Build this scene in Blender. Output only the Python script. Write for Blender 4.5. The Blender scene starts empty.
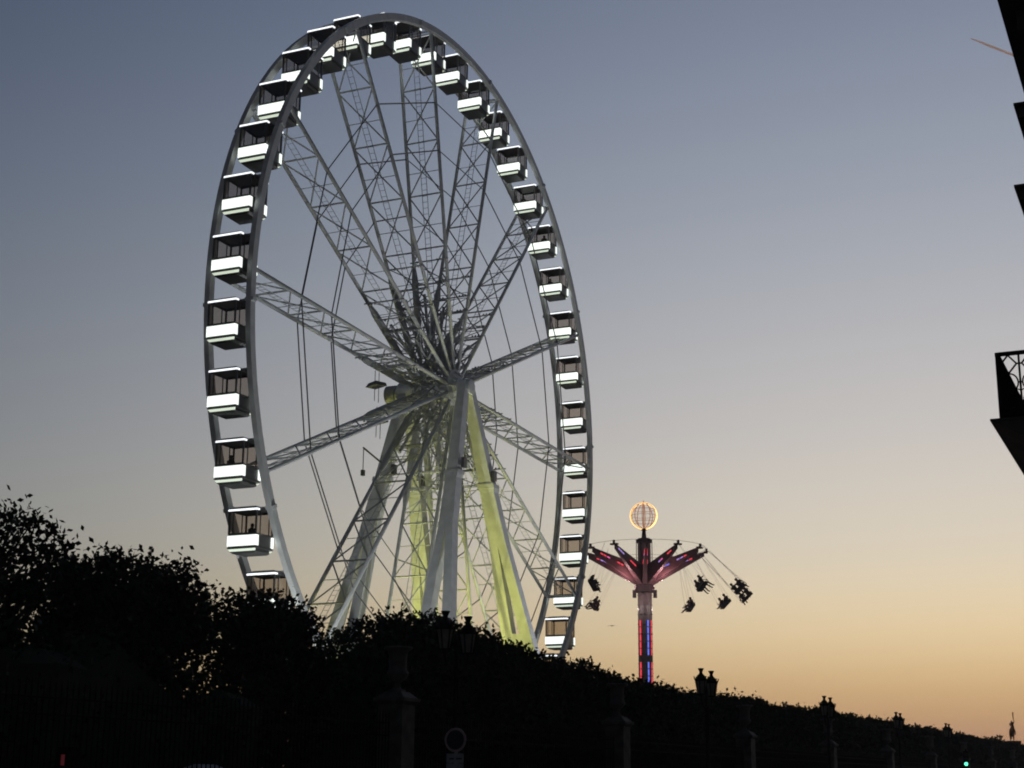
import bpy, bmesh, math, random
import numpy as np
from mathutils import Matrix, Vector
R = math.radians
sc = bpy.context.scene
col = sc.collection
random.seed(4)
rng = np.random.default_rng(11)

# ------------------------------------------------------------------ camera
CAMZ = 1.65
cam_d = bpy.data.cameras.new('camera')
cam = bpy.data.objects.new('camera', cam_d)
col.objects.link(cam)
cam_d.sensor_width = 36.0
cam_d.lens = 36.0 * 1547.126 / 1024.0
cam_d.clip_start = 0.1
cam_d.clip_end = 40000.0
cam.matrix_world = (Matrix.Translation((0, 0, CAMZ)) @ Matrix.Rotation(math.pi / 2 + 0.25943, 4, 'X')
                    @ Matrix.Rotation(0.00823, 4, 'Z'))
sc.camera = cam
sc.view_settings.view_transform = 'Standard'
sc.view_settings.look = 'None'
sc.view_settings.exposure = 0.0
sc.view_settings.gamma = 1.0
sc.view_settings.use_curve_mapping = False
sc.render.film_transparent = False
sc.cycles.pixel_filter_type = 'BLACKMAN_HARRIS'
sc.cycles.filter_width = 1.9
sc.cycles.max_bounces = 8
sc.cycles.transparent_max_bounces = 24

# ------------------------------------------------------------------ dusk sky
SUN_AZ, SUN_EL = 20.0, -5.0          # degrees right of straight ahead, just under the horizon
world = bpy.data.worlds.new('World')
sc.world = world
world.use_nodes = True
wn = world.node_tree
bg = wn.nodes['Background']
wl = wn.links.new


def wnode(t, **k):
    n = wn.nodes.new(t)
    for a, b in k.items():
        setattr(n, a, b)
    return n


def wmath(op, a, b=None):
    n = wnode('ShaderNodeMath', operation=op)
    for i, v in enumerate((a, b)):
        if v is None:
            continue
        if isinstance(v, (int, float)):
            n.inputs[i].default_value = v
        else:
            wl(v, n.inputs[i])
    return n.outputs[0]


tc = wnode('ShaderNodeTexCoord')
nrm = wnode('ShaderNodeVectorMath', operation='NORMALIZE')
wl(tc.outputs['Generated'], nrm.inputs[0])
sep = wnode('ShaderNodeSeparateXYZ')
wl(nrm.outputs[0], sep.inputs[0])
dx, dy, dz = sep.outputs
elev = wmath('ARCSINE', wmath('MINIMUM', wmath('MAXIMUM', dz, -1.0), 1.0))      # radians
ramp_pos = wmath('MAXIMUM', wmath('DIVIDE', elev, math.pi / 2), 0.0)
ramp = wnode('ShaderNodeValToRGB')
ramp.color_ramp.interpolation = 'B_SPLINE'
SKY = [(0.0, (0.22, 0.055, 0.016)),
       (1.0, (0.325, 0.094, 0.026)),
       (3.0, (0.70, 0.405, 0.138)),
       (5.5, (0.9856, 0.7479, 0.42)),
       (8.5, (0.8265, 0.7371, 0.588)),
       (13.0, (0.6377, 0.5995, 0.5763)),
       (19.0, (0.416, 0.4389, 0.4882)),
       (25.0, (0.2626, 0.3016, 0.3864)),
       (31.0, (0.1734, 0.206, 0.2912)),
       (45.0, (0.085, 0.105, 0.165)),
       (90.0, (0.05, 0.065, 0.11))]
cr = ramp.color_ramp
while len(cr.elements) < len(SKY):
    cr.elements.new(0.5)
for e, (d, c) in zip(cr.elements, SKY):
    e.position = d / 90.0
    e.color = (*c, 1)
wl(ramp_pos, ramp.inputs[0])
hl = wmath('MAXIMUM', wmath('SQRT', wmath('ADD', wmath('MULTIPLY', dx, dx), wmath('MULTIPLY', dy, dy))), 0.001)
cosd = wmath('DIVIDE', wmath('ADD', wmath('MULTIPLY', dx, math.sin(R(SUN_AZ))), wmath('MULTIPLY', dy, math.cos(R(SUN_AZ)))), hl)
gg = wmath('MULTIPLY', wmath('ADD', cosd, 1.0), 0.5)
comb = wnode('ShaderNodeCombineColor')
EAST = (0.085, 0.10, 0.12)             # what is left of the light on the side away from the sunset
for i, m in enumerate((9.4, 8.4, 7.2)):
    pw = wmath('POWER', gg, m)
    wl(wmath('ADD', wmath('MULTIPLY', pw, 1.0 - EAST[i]), EAST[i]), comb.inputs[i])
mul = wnode('ShaderNodeMix', data_type='RGBA', blend_type='MULTIPLY')
mul.inputs[0].default_value = 1.0
wl(ramp.outputs[0], mul.inputs[6])
wl(comb.outputs[0], mul.inputs[7])
# a touch of the physical sky under it, sun just set
phys = wnode('ShaderNodeTexSky', sky_type='NISHITA')
phys.sun_disc = False
phys.sun_elevation = R(SUN_EL)
phys.sun_rotation = R(SUN_AZ)
addn = wnode('ShaderNodeMix', data_type='RGBA', blend_type='ADD')
addn.inputs[0].default_value = 0.004
wl(mul.outputs[2], addn.inputs[6])
wl(phys.outputs[0], addn.inputs[7])
wl(addn.outputs[2], bg.inputs[0])
bg.inputs[1].default_value = 1.0

# the sun, below the horizon: the ground hides it from everything but the contrail
sd = bpy.data.lights.new('sun', 'SUN')
sd.energy = 2.0
sd.angle = R(0.5)
sd.color = (1.0, .72, .62)
so = bpy.data.objects.new('sun', sd)
col.objects.link(so)
sdir = Vector((math.sin(R(SUN_AZ)) * math.cos(R(SUN_EL)), math.cos(R(SUN_AZ)) * math.cos(R(SUN_EL)), math.sin(R(SUN_EL))))
so.rotation_euler = sdir.to_track_quat('Z', 'Y').to_euler()
so.location = (0, 0, 90)

# ------------------------------------------------------------------ frames
YAW = 1.14889805                       # the street and the wheel's plane both run this way
U = Vector((math.cos(YAW), math.sin(YAW), 0))
N = Vector((math.sin(YAW), -math.cos(YAW), 0))      # to the right of the street


def zg(s):
    return 0.008 * (s - 35.0)          # the street climbs gently to the square


def W(s, t, z=0.0):
    """street coordinates: s along, t to the right, z above the local ground"""
    return U * s + N * t + Vector((0, 0, zg(s) + z))


# ------------------------------------------------------------------ materials
def mat(name, base, rough=0.6, metal=0.0, var=0.12, scale=6.0, bump=0.0, emit=None, estr=0.0, spec=0.5):
    m = bpy.data.materials.new(name)
    m.use_nodes = True
    nt = m.node_tree
    b = nt.nodes['Principled BSDF']
    b.inputs['Roughness'].default_value = rough
    b.inputs['Metallic'].default_value = metal
    b.inputs['Specular IOR Level'].default_value = spec
    co = nt.nodes.new('ShaderNodeTexCoord')
    no = nt.nodes.new('ShaderNodeTexNoise')
    no.inputs['Scale'].default_value = scale
    no.inputs['Detail'].default_value = 6
    nt.links.new(co.outputs['Object'], no.inputs['Vector'])
    mr = nt.nodes.new('ShaderNodeValToRGB')
    mr.color_ramp.elements[0].position = .3
    mr.color_ramp.elements[1].position = .7
    mr.color_ramp.elements[0].color = (*[c * (1 - var) for c in base], 1)
    mr.color_ramp.elements[1].color = (*[min(1, c * (1 + var)) for c in base], 1)
    nt.links.new(no.outputs[0], mr.inputs[0])
    nt.links.new(mr.outputs[0], b.inputs['Base Color'])
    if bump:
        bp = nt.nodes.new('ShaderNodeBump')
        bp.inputs['Strength'].default_value = bump
        nt.links.new(no.outputs[0], bp.inputs['Height'])
        nt.links.new(bp.outputs[0], b.inputs['Normal'])
    if emit:
        b.inputs['Emission Color'].default_value = (*emit, 1)
        b.inputs['Emission Strength'].default_value = estr
    return m


M = {}
M['steel'] = mat('painted_steel', (.72, .73, .74), .45, 0, .12, 1.5)
M['steel_dim'] = mat('grey_steel', (.52, .53, .54), .5, 0, .12, 2.0)
M['cable'] = mat('cable_steel', (.16, .16, .17), .5, .3)
M['cab_dark'] = mat('cabin_frame', (.085, .085, .088), .4, 0, .1)
M['cab_roof'] = mat('cabin_roof', (.20, .20, .20), .4, 0, .1)
M['panel'] = mat('lit_panel', (.8, .8, .8), .4, 0, .02, 3, emit=(.92, 1.0, .92), estr=1.3)
M['panel_low'] = mat('skirt_light', (.7, .75, .7), .4, 0, .02, 3, emit=(.84, .95, .76), estr=.78)
M['striplight'] = mat('lit_strip', (.8, .8, .8), .4, 0, .02, 3, emit=(.93, .97, 1.0), estr=1.5)
M['seat'] = mat('cabin_seat', (.08, .05, .04), .6)
M['stone'] = mat('weathered_stone', (.13, .12, .105), .85, 0, .25, 4, .25)
M['facade'] = mat('facade_stone', (.10, .09, .085), .85, 0, .2, 1.2, .2)
M['iron'] = mat('black_iron', (.016, .016, .017), .8, 0, .2, spec=.12)
M['foliage'] = mat('foliage', (.030, .042, .018), .75, 0, .45, .9, spec=.2)
M['foliage2'] = mat('foliage_dark', (.024, .034, .016), .8, 0, .4, .7, spec=.2)
M['bark'] = mat('bark', (.055, .042, .032), .9, 0, .3, 8, .5)
M['asphalt'] = mat('asphalt', (.05, .05, .052), .85, 0, .2, 3, .2)
M['pavement'] = mat('pavement', (.16, .155, .145), .85, 0, .15, 2, .15)
M['kerb'] = mat('granite_kerb', (.25, .245, .235), .8, 0, .15, 4)
M['ground'] = mat('sandy_ground', (.14, .12, .09), .95, 0, .2, .4)
M['paint'] = mat('road_paint', (.75, .75, .72), .7, 0, .1)
M['lampglass'] = mat('lantern_glass', (.30, .28, .22), .25, 0, .1)
M['ride'] = mat('ride_panel', (.22, .13, .14), .5, 0, .25, 1.5)
M['ride_grey'] = mat('ride_tower', (.20, .17, .17), .5, 0, .2, 1.5)
M['ride_dark'] = mat('ride_dark', (.05, .04, .045), .6, 0, .2)
M['chain'] = mat('chain_steel', (.45, .42, .40), .5, 0)
M['red'] = mat('red_lamps', (.5, .05, .05), .4, emit=(1, .07, .10), estr=.95)
M['pink'] = mat('pink_lamps', (.5, .1, .3), .4, emit=(1, .16, .50), estr=.85)
M['blue'] = mat('blue_lamps', (.1, .1, .5), .4, emit=(.16, .22, 1), estr=1.0)
M['violet'] = mat('violet_lamps', (.3, .2, .5), .4, emit=(.50, .34, .9), estr=.75)
M['amber'] = mat('amber_lamps', (.6, .4, .15), .4, emit=(1, .62, .24), estr=2.2)
M['globe_glow'] = mat('globe_bar_glow', (.4, .2, .1), .5, emit=(1, .33, .12), estr=.22)  # weak glow put into the unlit bars of the globe
M['green'] = mat('green_lens', (.1, .5, .3), .3, emit=(.12, 1, .50), estr=2.2)
M['redlens'] = mat('red_lens', (.2, .03, .04), .5, emit=(1, .16, .20), estr=.035)
M['lens_off'] = mat('dark_lens', (.03, .02, .02), .3)
M['sign_white'] = mat('sign_white', (.40, .40, .39), .5)
M['sign_red'] = mat('sign_red', (.50, .36, .36), .5)
M['sign_blue'] = mat('sign_blue', (.015, .018, .035), .5)
M['ink'] = mat('sign_ink', (.03, .03, .03), .6)
M['booth'] = mat('white_booth', (.40, .41, .41), .6)
M['gilt'] = mat('gilded_bronze', (.62, .28, .06), .4, .6, .3, 3)
M['bird'] = mat('bird_feathers', (.08, .08, .085), .8)
M['shirt'] = mat('shirt_cloth', (.06, .035, .04), .9)
M['trousers'] = mat('trouser_cloth', (.03, .03, .045), .9)
M['skin'] = mat('skin', (.36, .20, .14), .6)
M['hair'] = mat('hair', (.03, .02, .015), .7)
M['vapour'] = mat('vapour', (.9, .9, .9), 1.0, 0, .08, .02)
M['window'] = mat('window_dark', (.02, .022, .025), .12)
M['zinc'] = mat('zinc_roof', (.10, .105, .12), .5, .2)

vm = M['vapour'].node_tree
vt = vm.nodes.new('ShaderNodeBsdfTranslucent')
vt.inputs[0].default_value = (.95, .92, .9, 1)
vx = vm.nodes.new('ShaderNodeMixShader')
vx.inputs[0].default_value = .75
vm.links.new(vm.nodes['Principled BSDF'].outputs[0], vx.inputs[1])
vm.links.new(vt.outputs[0], vx.inputs[2])
vm.links.new(vx.outputs[0], vm.nodes['Material Output'].inputs[0])

gm = bpy.data.materials.new('tinted_glass')
gm.use_nodes = True
gnt = gm.node_tree
gnt.nodes.clear()
go = gnt.nodes.new('ShaderNodeOutputMaterial')
gt = gnt.nodes.new('ShaderNodeBsdfTransparent')
gt.inputs[0].default_value = (.68, .63, .585, 1)
gl = gnt.nodes.new('ShaderNodeBsdfGlossy')
gl.inputs['Roughness'].default_value = .05
gl.inputs[0].default_value = (.8, .8, .8, 1)
gx = gnt.nodes.new('ShaderNodeMixShader')
fr = gnt.nodes.new('ShaderNodeFresnel')
fr.inputs[0].default_value = 1.35
gnt.links.new(fr.outputs[0], gx.inputs[0])
gnt.links.new(gt.outputs[0], gx.inputs[1])
gnt.links.new(gl.outputs[0], gx.inputs[2])
gnt.links.new(gx.outputs[0], go.inputs[0])
M['glass'] = gm


# ------------------------------------------------------------------ mesh builder
class MB:
    def __init__(self):
        self.v, self.f, self.mi, self.cur = [], [], [], 0

    def add(self, vs, fs):
        o = len(self.v)
        self.v += [tuple(p) for p in vs]
        self.f += [tuple(i + o for i in f) for f in fs]
        self.mi += [self.cur] * len(fs)
        return self

    def hexa(self, a, b):
        """a solid between two four-point loops"""
        self.add(list(a) + list(b), [(3, 2, 1, 0), (4, 5, 6, 7)] + [(i, (i + 1) % 4, 4 + (i + 1) % 4, 4 + i) for i in range(4)])
        return self

    def box(self, x0, x1, y0, y1, z0, z1):
        return self.hexa([(x0, y0, z0), (x1, y0, z0), (x1, y1, z0), (x0, y1, z0)],
                         [(x0, y0, z1), (x1, y0, z1), (x1, y1, z1), (x0, y1, z1)])

    def beam(self, p, q, w, h=None, up=(0, 0, 1), w2=None, h2=None):
        p, q = Vector(p), Vector(q)
        h = h or w
        d = (q - p).normalized()
        s = d.cross(Vector(up))
        if s.length < 1e-4:
            s = d.cross(Vector((1, 0, 0)))
        s.normalize()
        u = s.cross(d)
        w2, h2 = w2 or w, h2 or h
        A = [p + s * a * w / 2 + u * b * h / 2 for a, b in ((-1, -1), (1, -1), (1, 1), (-1, 1))]
        B = [q + s * a * w2 / 2 + u * b * h2 / 2 for a, b in ((-1, -1), (1, -1), (1, 1), (-1, 1))]
        return self.hexa(A, B)

    def tube(self, pts, r, n=6, closed=False, caps=True):
        pts = [Vector(p) for p in pts]
        m = len(pts)
        rs = r if isinstance(r, (list, tuple)) else [r] * m
        rings = []
        prev = None
        for i, p in enumerate(pts):
            a = pts[(i - 1) % m] if (closed or i > 0) else p
            b = pts[(i + 1) % m] if (closed or i < m - 1) else p
            d = (b - a).normalized()
            ref = prev if prev is not None else (Vector((0, 0, 1)) if abs(d.z) < .9 else Vector((1, 0, 0)))
            s = ref - d * ref.dot(d)
            s.normalize()
            prev = s
            t = d.cross(s)
            rings.append([p + (s * math.cos(k * 2 * math.pi / n) + t * math.sin(k * 2 * math.pi / n)) * rs[i] for k in range(n)])
        vs = [q for g in rings for q in g]
        fs = []
        for i in range(m if closed else m - 1):
            j = (i + 1) % m
            for k in range(n):
                fs.append((i * n + k, i * n + (k + 1) % n, j * n + (k + 1) % n, j * n + k))
        if caps and not closed:
            fs.append(tuple(reversed(range(n))))
            fs.append(tuple((m - 1) * n + k for k in range(n)))
        return self.add(vs, fs)

    def lathe(self, prof, n=16, c=(0, 0, 0), axis='z'):
        vs, fs = [], []
        for r_, h in prof:
            for k in range(n):
                a = 2 * math.pi * k / n
                x, y = r_ * math.cos(a), r_ * math.sin(a)
                p = (x, y, h) if axis == 'z' else (x, h, y)
                vs.append((p[0] + c[0], p[1] + c[1], p[2] + c[2]))
        for i in range(len(prof) - 1):
            for k in range(n):
                q = (i * n + k, i * n + (k + 1) % n, (i + 1) * n + (k + 1) % n, (i + 1) * n + k)
                fs.append(q if axis == 'z' else q[::-1])
        e0, e1 = tuple(reversed(range(n))), tuple((len(prof) - 1) * n + k for k in range(n))
        fs += [e0, e1] if axis == 'z' else [e0[::-1], e1[::-1]]
        return self.add(vs, fs)

    def mesh(self, name, mats, smooth=False):
        me = bpy.data.meshes.new(name)
        me.from_pydata(self.v, [], self.f)
        for m in (mats if isinstance(mats, (list, tuple)) else [mats]):
            me.materials.append(m)
        if any(self.mi):
            me.polygons.foreach_set('material_index', self.mi)
        if smooth:
            me.polygons.foreach_set('use_smooth', [True] * len(me.polygons))
        me.update()
        return me

    def build(self, name, mats, parent=None, smooth=False, loc=None, rotz=None):
        return link(name, self.mesh(name, mats, smooth), parent, loc, rotz)


def link(name, me, parent=None, loc=None, rotz=None):
    o = bpy.data.objects.new(name, me)
    col.objects.link(o)
    if parent:
        o.parent = parent
    if loc is not None:
        o.location = loc
    if rotz is not None:
        o.rotation_euler = (0, 0, rotz)
    return o


def tag(o, label, cat, group=None, kind=None):
    o['label'] = label
    o['category'] = cat
    if group:
        o['group'] = group
    if kind:
        o['kind'] = kind
    return o


def thing(name, label, cat, loc, rotz=YAW, group=None):
    o = link(name, None, None, loc, rotz)
    o.empty_display_size = .3
    return tag(o, label, cat, group)


def copy_tree(o, parent=None):
    c = o.copy()
    col.objects.link(c)
    if parent:
        c.parent = parent
    for ch in list(o.children):
        copy_tree(ch, c)
    return c


def structure(o):
    o['kind'] = 'structure'
    return o


# ------------------------------------------------------------------ ground, road, pavements
def sheet(name, s0, s1, t0, t1, dz, m, step=None):
    b = MB()
    P = [W(s0, t0, dz), W(s1, t0, dz), W(s1, t1, dz), W(s0, t1, dz)]
    b.add(P, [(3, 2, 1, 0)] if (P[1] - P[0]).cross(P[3] - P[0]).z < 0 else [(0, 1, 2, 3)])
    return structure(b.build(name, m))


b = MB()
G = 1000.0
P = [Vector((x, y, 0)) for x, y in ((-G, -G), (G, -G), (G, G), (-G, G))]
S0, S1 = -160.0, 420.0
# one sheet: sloped along the street, level beyond it
cut = [-G, S0, S1, G]
vs = []
for s in cut:
    for t in (-G, G):
        vs.append(U * s + N * t + Vector((0, 0, zg(min(max(s, S0), S1)))))
b.add(vs, [(2 * i, 2 * i + 1, 2 * i + 3, 2 * i + 2) for i in range(3)])
gr = structure(b.build('ground', M['ground']))
if gr.data.polygons[0].normal.z < 0:
    gr.data.flip_normals()
sheet('road', -150, 400, -13.0, -3.9, .004, M['asphalt'])
for side, (ta, tb) in (('garden', (-17.4, -13.25)), ('arcade', (-3.65, 1.2))):
    bb = MB()
    bb.hexa([W(-150, ta, -.05), W(400, ta, -.05), W(400, tb, -.05), W(-150, tb, -.05)],
            [W(-150, ta, .14), W(400, ta, .14), W(400, tb, .14), W(-150, tb, .14)])
    structure(bb.build('pavement', M['pavement']))
for ta, tb in ((-13.25, -13.0), (-3.9, -3.65)):
    bb = MB()
    bb.hexa([W(-150, ta, -.05), W(400, ta, -.05), W(400, tb, -.05), W(-150, tb, -.05)],
            [W(-150, ta, .15), W(400, ta, .15), W(400, tb, .15), W(-150, tb, .15)])
    structure(bb.build('kerb', M['kerb']))
bb = MB()
for k in range(40):
    s = -60 + k * 6.0
    for t in (-10.0, -7.0):
        bb.add([W(s, t - .07, .008), W(s + 3, t - .07, .008), W(s + 3, t + .07, .008), W(s, t + .07, .008)], [(3, 2, 1, 0), ][:1])
structure(bb.build('road_markings', M['paint']))

# ------------------------------------------------------------------ evening haze over the gardens
hz = MB()
hz.box(-1500, 1500, -1500, 1500, -4.5, 66)
hm_ = bpy.data.materials.new('haze')
hm_.use_nodes = True
hn = hm_.node_tree
hn.nodes.clear()
ho = hn.nodes.new('ShaderNodeOutputMaterial')
hv = hn.nodes.new('ShaderNodeVolumePrincipled')
hv.inputs['Color'].default_value = (.90, .88, .88, 1)
hv.inputs['Density'].default_value = 0.0004
hv.inputs['Anisotropy'].default_value = 0.45
hn.links.new(hv.outputs[0], ho.inputs['Volume'])
ob_ = hz.build('haze', hm_)
ob_['kind'] = 'stuff'
ob_['label'] = 'thin evening haze lying over the street and gardens'

# ------------------------------------------------------------------ people (one continuous skinned body each)
def skinned(name, joints, edges, mats, paint, sub=1):
    """joints: (x, y, z, radius); paint(face centre) -> material index"""
    me = bpy.data.meshes.new(name + '_skeleton')
    me.from_pydata([j[:3] for j in joints], edges, [])
    ob = bpy.data.objects.new(name + '_skeleton', me)
    col.objects.link(ob)
    sk = ob.modifiers.new('skin', 'SKIN')
    for i, j in enumerate(joints):
        me.skin_vertices[0].data[i].radius = (j[3], j[3] if len(j) < 5 else j[4])
        me.skin_vertices[0].data[i].use_root = (i == 0)
    sk.use_smooth_shade = True
    ss = ob.modifiers.new('sub', 'SUBSURF')
    ss.levels = sub
    ss.render_levels = sub
    dg = bpy.context.evaluated_depsgraph_get()
    dg.update()
    out = bpy.data.meshes.new_from_object(ob.evaluated_get(dg))
    out.name = name
    out.materials.clear()
    for m in mats:
        out.materials.append(m)
    for p in out.polygons:
        p.material_index = paint(p.center)
        p.use_smooth = True
    bpy.data.objects.remove(ob)
    bpy.data.meshes.remove(me)
    return out


def seated_person(name, legs=(.25, -.38), arms=0, lean=0.0):
    """faces +x, origin on the seat; legs: forward reach and drop of the lower leg"""
    J = [(0, 0, .10, .17, .15), (lean * .3, 0, .30, .155, .13), (lean * .7, 0, .50, .175, .135), (lean, 0, .60, .075, .07),
         (lean + .02, 0, .68, .10, .105), (lean + .03, 0, .78, .135, .125), (lean + .02, 0, .88, .10, .095)]
    Ed = [(0, 1), (1, 2), (2, 3), (3, 4), (4, 5), (5, 6)]
    for sy in (-1, 1):
        i = len(J)
        hx, hz = ((.28, .20), (.22, .62), (.34, .44))[arms]
        J += [(lean * .65, sy * .19, .52, .058), (lean * .5 + .08, sy * .25, .28 if arms != 1 else .46, .045), (hx, sy * .20, hz, .036), (hx + .09, sy * .19, hz + .02, .036)]
        Ed += [(2, i), (i, i + 1), (i + 1, i + 2), (i + 2, i + 3)]
        i = len(J)
        J += [(.06, sy * .10, .07, .095), (.44, sy * .12, .09, .07), (.44 + legs[0], sy * .12, .09 + legs[1], .048), (.44 + legs[0] + .15, sy * .13, .07 + legs[1], .04)]
        Ed += [(0, i), (i, i + 1), (i + 1, i + 2), (i + 2, i + 3)]

    def paint(c):
        if c.z > .80 or (c.z > .70 and c.x < lean - .01):
            return 3
        if c.z > .605:
            return 2
        if c.x > .24 and c.z > .14 + (0 if arms != 1 else .1):
            return 2
        if c.z < .14 or c.x > .3:
            return 1
        return 0
    return skinned(name, J, Ed, [M['shirt'], M['trousers'], M['skin'], M['hair']], paint)


PERSON = [seated_person('person', (.30, -.30), 1), seated_person('person', (.12, -.42), 0), seated_person('person', (.36, -.18), 2, .06)]

# ------------------------------------------------------------------ the great wheel
HUB = Vector((-5.3610, 109.61, 28.547 + CAMZ))
sH = HUB.dot(U)
wheel = thing('ferris_wheel', 'giant white observation wheel with glowing cabins rising behind the clipped hedge', 'ferris wheel',
              (HUB.x, HUB.y, zg(sH)))
HZ = HUB.z - zg(sH)                     # hub above the wheel's base; local x along the street, local -y towards the street
RIM, HALF = 26.84, 1.43
NC, NS = 42, 14


def pol(a, r_, y=0.0):
    return Vector((r_ * math.cos(a), y, HZ + r_ * math.sin(a)))


def ring_box(mb, r0, r1, y0, y1, n=168):
    vs, fs = [], []
    for k in range(n):
        a = 2 * math.pi * k / n
        for r_, y in ((r0, y0), (r1, y0), (r1, y1), (r0, y1)):
            vs.append(pol(a, r_, y))
    for k in range(n):
        j = (k + 1) % n
        for e in range(4):
            fs.append((k * 4 + e, j * 4 + e, j * 4 + (e + 1) % 4, k * 4 + (e + 1) % 4))
    mb.add(vs, fs)


A0 = R(24.0)
for side in (-1, 1):
    rb = MB()
    ring_box(rb, RIM - .24, RIM + .24, side * HALF - .17, side * HALF + .17)
    ring_box(rb, RIM - .31, RIM - .243, side * HALF - .05, side * HALF + .05)
    for k in range(NS * 3):             # bolted joints of the segments
        a = A0 + 2 * math.pi * (k + .5) / (NS * 3)
        if k % 3 == 0:
            rb.beam(pol(a - .004, RIM, side * HALF), pol(a + .004, RIM, side * HALF), .40, .56, up=(0, 1, 0))
    rb.build('rim', M['steel'], wheel)

# spokes: two chords, cross braces, a ladder
SY = 1.34
chord, brace, lad, bars = MB(), MB(), MB(), MB()
nodes = [1.2] + [2.6 + i * (26.5 - 2.6) / 6 for i in range(7)]
for sy in (-1, 1):
    chord.tube([(1.0, sy * SY, 0), (26.62, sy * SY, 0)], .135, 8)
sleeve = MB()
sleeve.tube([(2.6, SY, 0), (3.2, SY, 0), (8.4, SY, 0), (9.2, SY, 0)], [.14, .27, .25, .14], 8)
sleeve.tube([(2.9, .45, .05), (7.2, .62, .05)], .11, 6)
sleeve.tube([(2.0, -.45, .05), (5.6, -.62, .05)], .09, 6)
lace = MB()
xs_ = [1.9, 3.1, 4.3, 5.5, 6.6, 7.9, 9.6]
for i in range(len(xs_) - 1):
    sg_ = 1 if i % 2 else -1
    lace.tube([(xs_[i], -sg_ * SY, -.06), (xs_[i + 1], sg_ * SY, -.06)], .04, 4)
    lace.tube([(xs_[i], -SY, -.1), (xs_[i], SY, -.1)], .035, 4)
for sg_ in (-1, 1):
    lace.tube([(.9, sg_ * 1.75, .04), (4.3, -sg_ * SY, .04)], .06, 5)
    lace.tube([(.9, sg_ * .7, .5), (6.6, -sg_ * SY, -.06)], .05, 5)
    lace.tube([(.9, sg_ * .2, -.5), (7.9, sg_ * SY, -.06)], .05, 5)
sl_me = sleeve.mesh('sleeve', M['steel_dim'])
lc_me = lace.mesh('lacing', M['steel_dim'])
for i, x in enumerate(nodes):
    if i:
        brace.tube([(x, -SY, 0), (x, SY, 0)], .065, 5)
    if i < len(nodes) - 1:
        x2 = nodes[i + 1]
        if i:
            brace.tube([(x, -SY, .03), (x2, SY, .03)], .055, 5)
            brace.tube([(x, SY, -.03), (x2, -SY, -.03)], .055, 5)
            brace.tube([((x + x2) / 2 - .3, -SY, .06), ((x + x2) / 2 - .3, SY, .06)], .03, 4)
for sy in (-1, 1):
    lad.tube([(2.0, sy * .21, .12), (26.0, sy * .21, .12)], .026, 4)
x = 2.3
while x < 25.9:
    lad.tube([(x, -.21, .12), (x, .21, .12)], .017, 4)
    x += .45
bar_me = []
for x in (6.6, 7.9, 9.6):
    bars = MB()
    bars.tube([(x, -1.55, .15), (x, 1.55, .15)], .055, 5)
    for y in (-1.2, -.95, -.7, .7, .95, 1.2):
        bars.box(x - .07, x + .07, y - .05, y + .05, .15, .29)
    bar_me.append(bars.mesh('lamp_bar', M['steel_dim']))
ti = MB()
ti.beam((RIM - .1, -HALF + .18, 0), (RIM - .1, HALF - .18, 0), .12, .12)
ti_me = ti.mesh('tie_beam', M['steel_dim'])
sp_me = chord.mesh('spoke', M['steel'], True)
br_me = brace.mesh('bracing', M['steel_dim'])
la_me = lad.mesh('ladder', M['steel_dim'])
for k in range(NS):
    s_ = link('spoke', sp_me, wheel, (0, 0, HZ))
    s_.rotation_euler = (0, -(A0 + 2 * math.pi * k / NS), 0)
    link('bracing', br_me, s_)
    link('ladder', la_me, s_)
    for bm in bar_me:
        link('lamp_bar', bm, s_)
    link('tie_beam', ti_me, s_)
    link('sleeve', sl_me, s_)
    link('lacing', lc_me, s_)

# cables from spoke to spoke
CABLE_FAR = (17.43, 13.2)
for side in (-1, 1):
    cb = MB()
    for rr in ((21.3, 17.7) if side < 0 else CABLE_FAR):
        for k in range(NS):
            cb.tube([pol(A0 + 2 * math.pi * k / NS, rr, side * SY), pol(A0 + 2 * math.pi * (k + 1) / NS, rr, side * SY)], .05, 4)
    cb.build('cable_ring', M['cable'], wheel)
# hub
hb = MB()
hb.lathe([(.30, -2.75), (.55, -2.7), (.55, -1.9), (.78, -1.8), (.78, 1.8), (.86, 1.95), (.86, 3.1), (.5, 3.2), (.4, 3.9)], 24, (0, 0, HZ), 'y')
for y in (-SY, SY):
    hb.lathe([(.8, y - .16), (1.45, y - .12), (1.45, y + .12), (.8, y + .16)], 28, (0, 0, HZ), 'y')
for k in range(NS):
    a = A0 + 2 * math.pi * k / NS
    for s in (-1, 1):
        hb.beam(pol(a, .8, s * .4), pol(a, 3.6, s * SY), .10, .10)
        hb.beam(pol(a + .22, 1.0, s * SY), pol(a, 4.2, -s * SY), .07, .07)
hb.build('hub', M['steel'], wheel)
pl = MB()
pl.lathe([(.45, 3.41), (.72, 3.45), (.72, 4.2), (.5, 4.3)], 20, (0, 0, HZ), 'y')
pl.build('drive_housing', M['steel_dim'], wheel)
for x, z in ((-1.0, .35), (-.6, -2.3)):
    pl = MB()
    pl.hexa([(x - 1.3, 4.0, HZ + z), (x - .3, 3.6, HZ + z + .05), (x + .3, 4.9, HZ + z + .05), (x - .7, 5.2, HZ + z)],
            [(x - 1.1, 4.1, HZ + z + .32), (x - .3, 3.7, HZ + z + .3), (x + .2, 4.8, HZ + z + .3), (x - .6, 5.0, HZ + z + .32)])
    for q in (-.7, -.1):
        pl.tube([(x + q, 4.4, HZ + z - 1.1), (x + q, 4.4, HZ + z + 1.2)], .03, 4)
    pl.build('service_platform', M['cab_roof'], wheel)


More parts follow.
